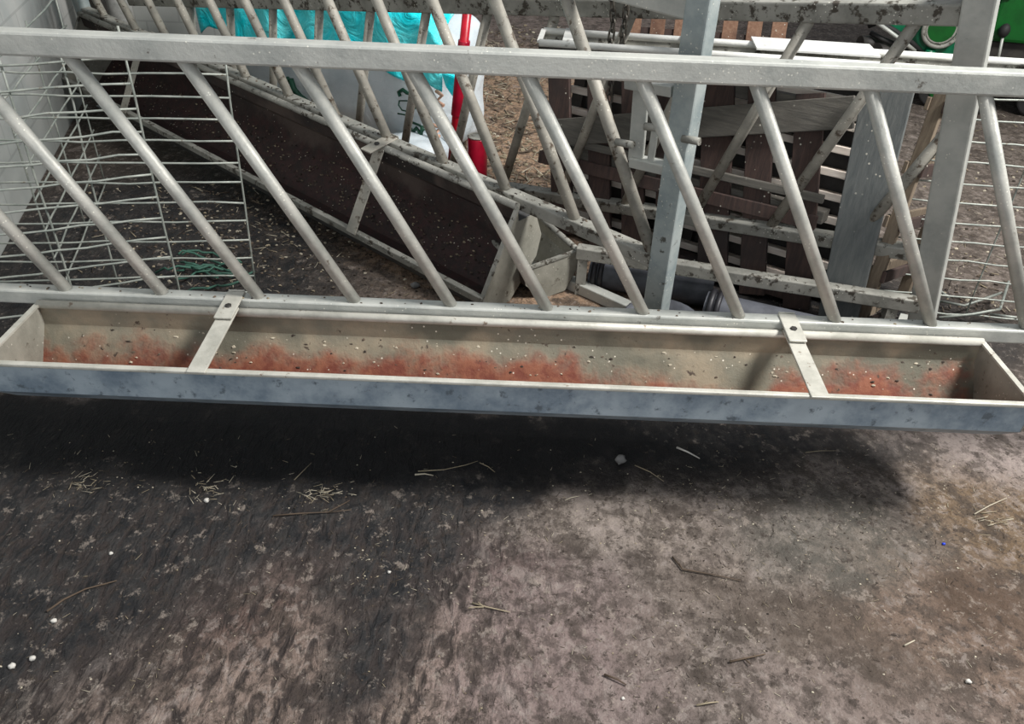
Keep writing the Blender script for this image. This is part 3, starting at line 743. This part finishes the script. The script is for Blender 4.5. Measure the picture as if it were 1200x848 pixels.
q = MB(); a = onM(1038, 62, -.05); q.tube((a.x-.07, -.09, a.z), (a.x+.10, .05, a.z-.03), .06, 16); q.tube((a.x-.16, -.05, a.z+.04), (a.x-.04, 0, a.z+.04), .045, 16); q.build('coupling', 'black_steel', mac)
q = MB(); q.box(((pr_.x+xr)/2, .5, zb/2+.09), (xr-pr_.x-.1, .8, .07)); q.build('chassis', 'black_steel', mac, .01)
for x in (pr_.x+.15, xr-.2):
    for y in (.12, .85):
        q = MB(); q.tube((x, y-.05, .11), (x, y+.05, .11), .11, 24); wq = q.build('wheel', 'rubber', mac, .01)
        q = MB(); q.tube((x, y-.058, .11), (x, y-.045, .11), .05, 16); q.build('wheel_hub', 'green_deep', wq)
q = MB(); q.tube(onM(1168, 78, -.13), onM(1175, 44, -.13), .008, 8); q.build('lever', 'galv', mac)
q = MB(); q.blobby(onM(1177, 36, -.13), (.03, .03, .04), 2, 2, .05); q.build('lever_knob', 'rubber', mac)

# ------------------------------------------------------------------ loose bits on the floor
def twig(pts, r, mat, name, label, cat, group=None, branches=(), z=None):
    r *= .75; q = MB(); P = [at_z(px, py, r+.002) for px, py in pts]
    q.path([p+V((0, 0, (abs(noise.noise(p*30))*.006 if 0 < i < len(P)-1 else 0))) for i, p in enumerate(P)], [r*(1-.5*i/(len(P)-1)) for i in range(len(P))], 7)
    for b in branches: q.path([at_z(px, py, r+.003+.003*i) for i, (px, py) in enumerate(b)], r*.6, 6)
    return tag(recenter(q.build(name, mat)), label, cat, group)
twig([(553, 706), (570, 711), (598, 717)], .0028, 'straw', 'twig', 'forked pale twig lying near the bottom centre of the floor', 'twig', None, [((567, 711), (556, 711), (549, 712)), ((566, 710), (560, 705))])
twig([(788, 652), (800, 667), (835, 673), (868, 680)], .0032, 'stick', 'twig', 'longest brown twig, on the floor right of centre below the trough', 'twig', None, [((800, 667), (796, 660)),])
twig([(793, 524), (806, 530), (820, 537)], .0042, 'pebble_white', 'stick', 'short pale straight stick in the shade under the trough, right of centre', 'stick')
twig([(744, 545), (762, 553), (778, 564)], .0022, 'straw', 'stick', 'thin tan stick beside the grey stone under the trough', 'stick')
twig([(1142, 602), (1160, 592), (1180, 583)], .0024, 'straw_pale', 'straw_stalk', 'pale straw stalk on the brown floor near the right edge', 'straw stalk')
twig([(1150, 601), (1168, 599)], .002, 'straw', 'straw_stalk', 'shorter straw stalk just below the pale stalk near the right edge', 'straw stalk')
twig([(55, 716), (75, 702), (100, 690), (137, 680)], .0035, 'stick', 'twig', 'dark brown twig on the damp floor at lower left', 'twig')
twig([(320, 604), (350, 602), (385, 600), (410, 586)], .0028, 'stick', 'twig', 'thin brown twig below the straw tuft left of centre', 'twig', None, [((385, 600), (412, 597)),])
twig([(345, 562), (356, 551), (365, 542)], .002, 'straw', 'straw_stalk', 'short straw stalk slanting in the shade left of centre', 'straw stalk')
twig([(486, 556), (498, 555), (508, 557)], .0035, 'straw_pale', 'straw_stalk', 'bright short straw stalk in the shade near the centre', 'straw stalk')
twig([(490, 552), (520, 551), (545, 545), (560, 540)], .002, 'straw', 'straw_stalk', 'long curved straw stalk just above the bright short one', 'straw stalk')
twig([(562, 542), (572, 547), (580, 553)], .002, 'straw', 'straw_stalk', 'short straw stalk right of the long curved one in the shade', 'straw stalk')
twig([(708, 790), (722, 796), (734, 802)], .0035, 'stick', 'stick', 'short dark stick near the bottom edge right of centre', 'stick')
twig([(855, 775), (875, 771), (897, 766)], .0035, 'stick', 'stick', 'dark gnarled stick at lower right', 'stick', None, [((873, 772), (880, 778)),])
twig([(816, 826), (832, 824), (842, 822)], .0028, 'straw', 'stick', 'small tan stick at the bottom edge right of centre', 'stick')
twig([(662, 586), (670, 583), (679, 581)], .002, 'straw_pale', 'straw_stalk', 'tiny pale straw stalk on the light floor right of centre', 'straw stalk')
twig([(944, 530), (962, 529), (980, 528)], .0015, 'straw', 'straw_stalk', 'fine straw stalk in the shade under the right part of the trough', 'straw stalk')
twig([(1060, 756), (1072, 750)], .003, 'straw_pale', 'stick', 'pale chip of stick at lower right', 'stick')
def pebble(px, py, r, mat, name, label, cat, fl=.6, seed=1):
    r *= .85; q = MB(); q.blobby((0, 0, 0), (r, r*.8, r*fl), seed, 2, .3); o = q.build(name, mat); o.location = at_z(px, py, r*fl*.8); return tag(o, label, cat)
pebble(727, 538, .019, 'pebble', 'stone', 'grey stone on the floor in the shade under the trough', 'stone', .9, 4)
pebble(1106, 637, .0052, 'blue_plastic', 'plastic_bead', 'bright blue plastic bead on the floor at right', 'bead', .8, 2)
for i, (px, py, r, l) in enumerate(((130, 648, .006, 'small white pebble on the damp floor at left, uppermost'), (63, 727, .008, 'round white pebble on the damp floor at left, below the dark twig'),
        (38, 771, .008, 'white pebble near the lower left corner, right of the greyish one'), (14, 780, .009, 'greyish pebble at the lower left edge'), (242, 586, .009, 'pale yellowish crumb below the straw bits at left'),
        (1135, 798, .008, 'pale pebble near the lower right corner'), (730, 818, .005, 'tiny white pebble at the bottom edge right of centre'), (456, 670, .005, 'tiny white pebble left of the forked twig'),
        (493, 360, .016, 'pinkish lump on the floor behind the foreground rail, nearer one'), (486, 334, .02, 'pinkish lump on the floor below the dark trough rim'))):
    pebble(px, py, r, 'pebble_white' if i < 8 else 'pebble', 'pebble', l, 'pebble', .7, i+3)

def scatter(name, n, region, size, mats, label, seed, dens=None, zoff=0.0, longf=.5):
    """countless tiny crumbs and straw flakes on the floor"""
    rnd = random.Random(seed); q = MB()
    while n > 0:
        px, py = rnd.uniform(region[0], region[2]), rnd.uniform(region[1], region[3])
        if dens and rnd.random() > dens(px, py): continue
        p = at_z(px, py, 0); n -= 1
        s = rnd.uniform(*size); an = rnd.uniform(0, pi); q.mi = rnd.randrange(len(mats))
        if rnd.random() < longf:
            L_ = s*rnd.uniform(1.5, 4.5); dr = V((cos(an), sin(an), rnd.uniform(-.05, .2)))*L_
            q.tube(p+V((0, 0, s*.15+.0005)), p+V((0, 0, s*.2+.0005))+dr, s*.16, 4, s*.1)
        else:
            q.blobby(p+V((0, 0, s*.2)), (s*.6, s*.45, s*.35), rnd.random()*50, 1, .4)
    o = q.build(name, mats); recenter(o); return tag(o, label, 'debris', None, 'stuff')
def clump(cs):
    def f(px, py):
        v = .12
        for cx, cy, rx, ry, k in cs: v += k*math.exp(-((px-cx)/rx)**2-((py-cy)/ry)**2)
        return min(1, v)
    return f
scatter('floor_crumbs', 2300, (-30, 500, 1230, 860), (.0018, .0048), ['straw', 'muck', 'muck_mid', 'muck', 'straw_pale'], 'tiny straw flakes and muck crumbs strewn over the foreground floor', 5,
        clump([(110, 560, 60, 25, 1), (250, 560, 50, 30, 1), (380, 580, 50, 20, 1), (880, 590, 260, 40, .8), (900, 640, 200, 90, .4), (1150, 600, 60, 60, .6), (440, 660, 60, 40, .6), (840, 780, 60, 60, .5)]), longf=.55)
scatter('yard_litter', 1500, (90, 215, 620, 352), (.006, .013), ['muck', 'muck_mid', 'straw', 'muck', 'muck', 'straw_pale'], 'muck and straw litter on the floor behind the foreground rail', 6,
        clump([(330, 240, 120, 60, 1), (260, 300, 80, 50, .6)]), longf=.35)
scatter('straw_litter', 900, (545, 30, 660, 240), (.012, .026), ['straw', 'straw_pale', 'muck_mid', 'straw'], 'straw litter on the light brown floor beyond the troughs', 7, None, longf=.7)
scatter('concrete_litter', 420, (1060, 100, 1210, 372), (.006, .016), ['muck', 'muck_mid', 'straw', 'straw_pale'], 'muck crumbs and straw on the floor behind the right mesh panel', 8, None, longf=.5)

# straw tufts that can be picked out
def tuft(px, py, w_, h_, n, label, seed):
    rnd = random.Random(seed); q = MB()
    for i in range(n):
        p = at_z(px-8+rnd.gauss(0, w_*1.3), py+rnd.gauss(0, h_), .0035+rnd.random()*.006); an = rnd.gauss(0.1, .8); L_ = rnd.uniform(.006, .036)
        q.mi = rnd.randrange(2); q.tube(p, p+V((cos(an), sin(an), rnd.uniform(-.04, .12)))*L_, rnd.uniform(.0005, .0010), 5)
    return tag(recenter(q.build('straw_tuft', ['straw', 'straw_pale'])), label, 'straw tuft')
tuft(100, 565, 9, 5, 22, 'straw tuft on the damp floor at far left under the trough', 1)
tuft(246, 570, 10, 7, 28, 'straw tuft on the damp floor left, above the pale yellowish crumb', 2)
tuft(385, 577, 14, 5, 36, 'straw tuft in the shade left of centre, above the thin brown twig', 3)
tuft(1165, 612, 10, 8, 18, 'straw tuft on the brown floor at the right edge', 4)

# twine tangle at the foot of the left mesh panels
q = MB(); rnd = random.Random(3)
for k in range(9):
    pts = []; c0 = V((rnd.uniform(170, 225), rnd.uniform(300, 335), 0))
    for j in range(9):
        pts.append(at_z(c0.x+j*9+rnd.uniform(-4, 4), c0.y-6*sin(j*.5+k)+rnd.uniform(-3, 3), .012+.03*abs(sin(j*.6+k))))
    q.path(pts, .0045, 6)
tag(recenter(q.build('baler_twine', 'twine')), 'tangle of green baler twine on the floor behind the left mesh panels', 'twine')

# dried feed and droppings left in and on the foreground trough
def crumbs_local(parent, pts_fn, n, size, mats, name, seed):
    rnd = random.Random(seed); q = MB()
    for i in range(n):
        p = V(pts_fn(rnd)); s = rnd.uniform(*size); q.mi = rnd.randrange(len(mats))
        q.blobby(p, (s, s*.7, s*.5), rnd.random()*60, 1, .5)
    o = q.build(name, mats, parent); o['kind'] = 'stuff'; return o
def in_trough(r):
    x = r.uniform(-.5, 1.86)
    if r.random() < .55: t = r.random()**1.6; return (x, -.046-.06*t, -.088-.085*t)
    return (x, r.uniform(-.22, -.11), -.172)
crumbs_local(front, in_trough, 330, (.002, .0065), ['straw_pale', 'muck', 'muck_mid', 'straw_pale'], 'feed_crumbs', 21)
crumbs_local(front, lambda r: (r.uniform(-1, 2.3), r.uniform(-.014, .012), .001), 90, (.0015, .005), ['muck', 'muck_mid', 'straw'], 'rail_droppings', 22)
crumbs_local(rear, lambda r: ((lambda x, t: (x, .052-.125*t, -.272-.10*t))(r.uniform(-1.62, 1.26), r.random())), 620, (.003, .007), ['muck_mid', 'muck', 'muck_mid', 'straw', 'muck'], 'feed_crumbs', 23)
crumbs_local(rear, lambda r: (r.uniform(-1.6, 1.7), r.uniform(-.014, .012), .001), 90, (.002, .007), ['muck', 'muck_mid', 'muck'], 'rail_droppings', 24)

for o in C.objects:
    if o.parent or 'label' not in o: continue
    g = {'wire mesh panel': 'wire mesh panels behind the foreground barrier', 'feed barrier': 'diagonal-bar feed barriers', 'pebble': 'pale pebbles and crumbs on the floor',
         'straw tuft': 'straw tufts on the foreground floor', 'straw stalk': 'single straw stalks on the foreground floor', 'twig': 'twigs on the foreground floor',
         'stick': 'short sticks on the foreground floor', 'pallet': 'wooden pallets stacked behind', 'chain': 'hanging chain strands', 'beam': 'loose steel beams'}.get(o['category'])
    if g: o['group'] = g

# ------------------------------------------------------------------ light
W = bpy.data.worlds.new('world'); bpy.context.scene.world = W; W.use_nodes = True
n = W.node_tree.nodes; l = W.node_tree.links
tc = n.new('ShaderNodeTexCoord'); sx = n.new('ShaderNodeSeparateXYZ'); l.new(tc.outputs['Generated'], sx.inputs[0])
mr = n.new('ShaderNodeMapRange'); mr.inputs['From Min'].default_value = -.1; mr.inputs['From Max'].default_value = .9
mr.inputs['To Min'].default_value = .03; mr.inputs['To Max'].default_value = .55
l.new(sx.outputs[2], mr.inputs['Value']); l.new(mr.outputs[0], n['Background'].inputs['Strength'])
n['Background'].inputs['Color'].default_value = (.86, .93, 1, 1)
def area(name, loc, target, size, power, col=(1, 1, 1)):
    L_ = bpy.data.lights.new(name, 'AREA'); L_.shape = 'RECTANGLE'; L_.size, L_.size_y = size; L_.energy = power; L_.color = col
    o = bpy.data.objects.new(name, L_); C.objects.link(o); o.location = loc
    o.rotation_euler = (V(target)-V(loc)).to_track_quat('-Z', 'Y').to_euler(); return o
area('roof_light', (3.9, -.6, 4.4), (.9, .3, 0), (1.3, 1.0), 470, (1, .985, .95))
area('fill_light', (-.3, -6.0, 2.6), (.6, .4, .6), (4.5, 2.6), 150, (.93, .97, 1))  # added fill from behind the camera
vs = bpy.context.scene.view_settings
vs.view_transform = 'Standard'; vs.look = 'None'; vs.gamma = 1; vs.use_curve_mapping = False; vs.exposure = -.02
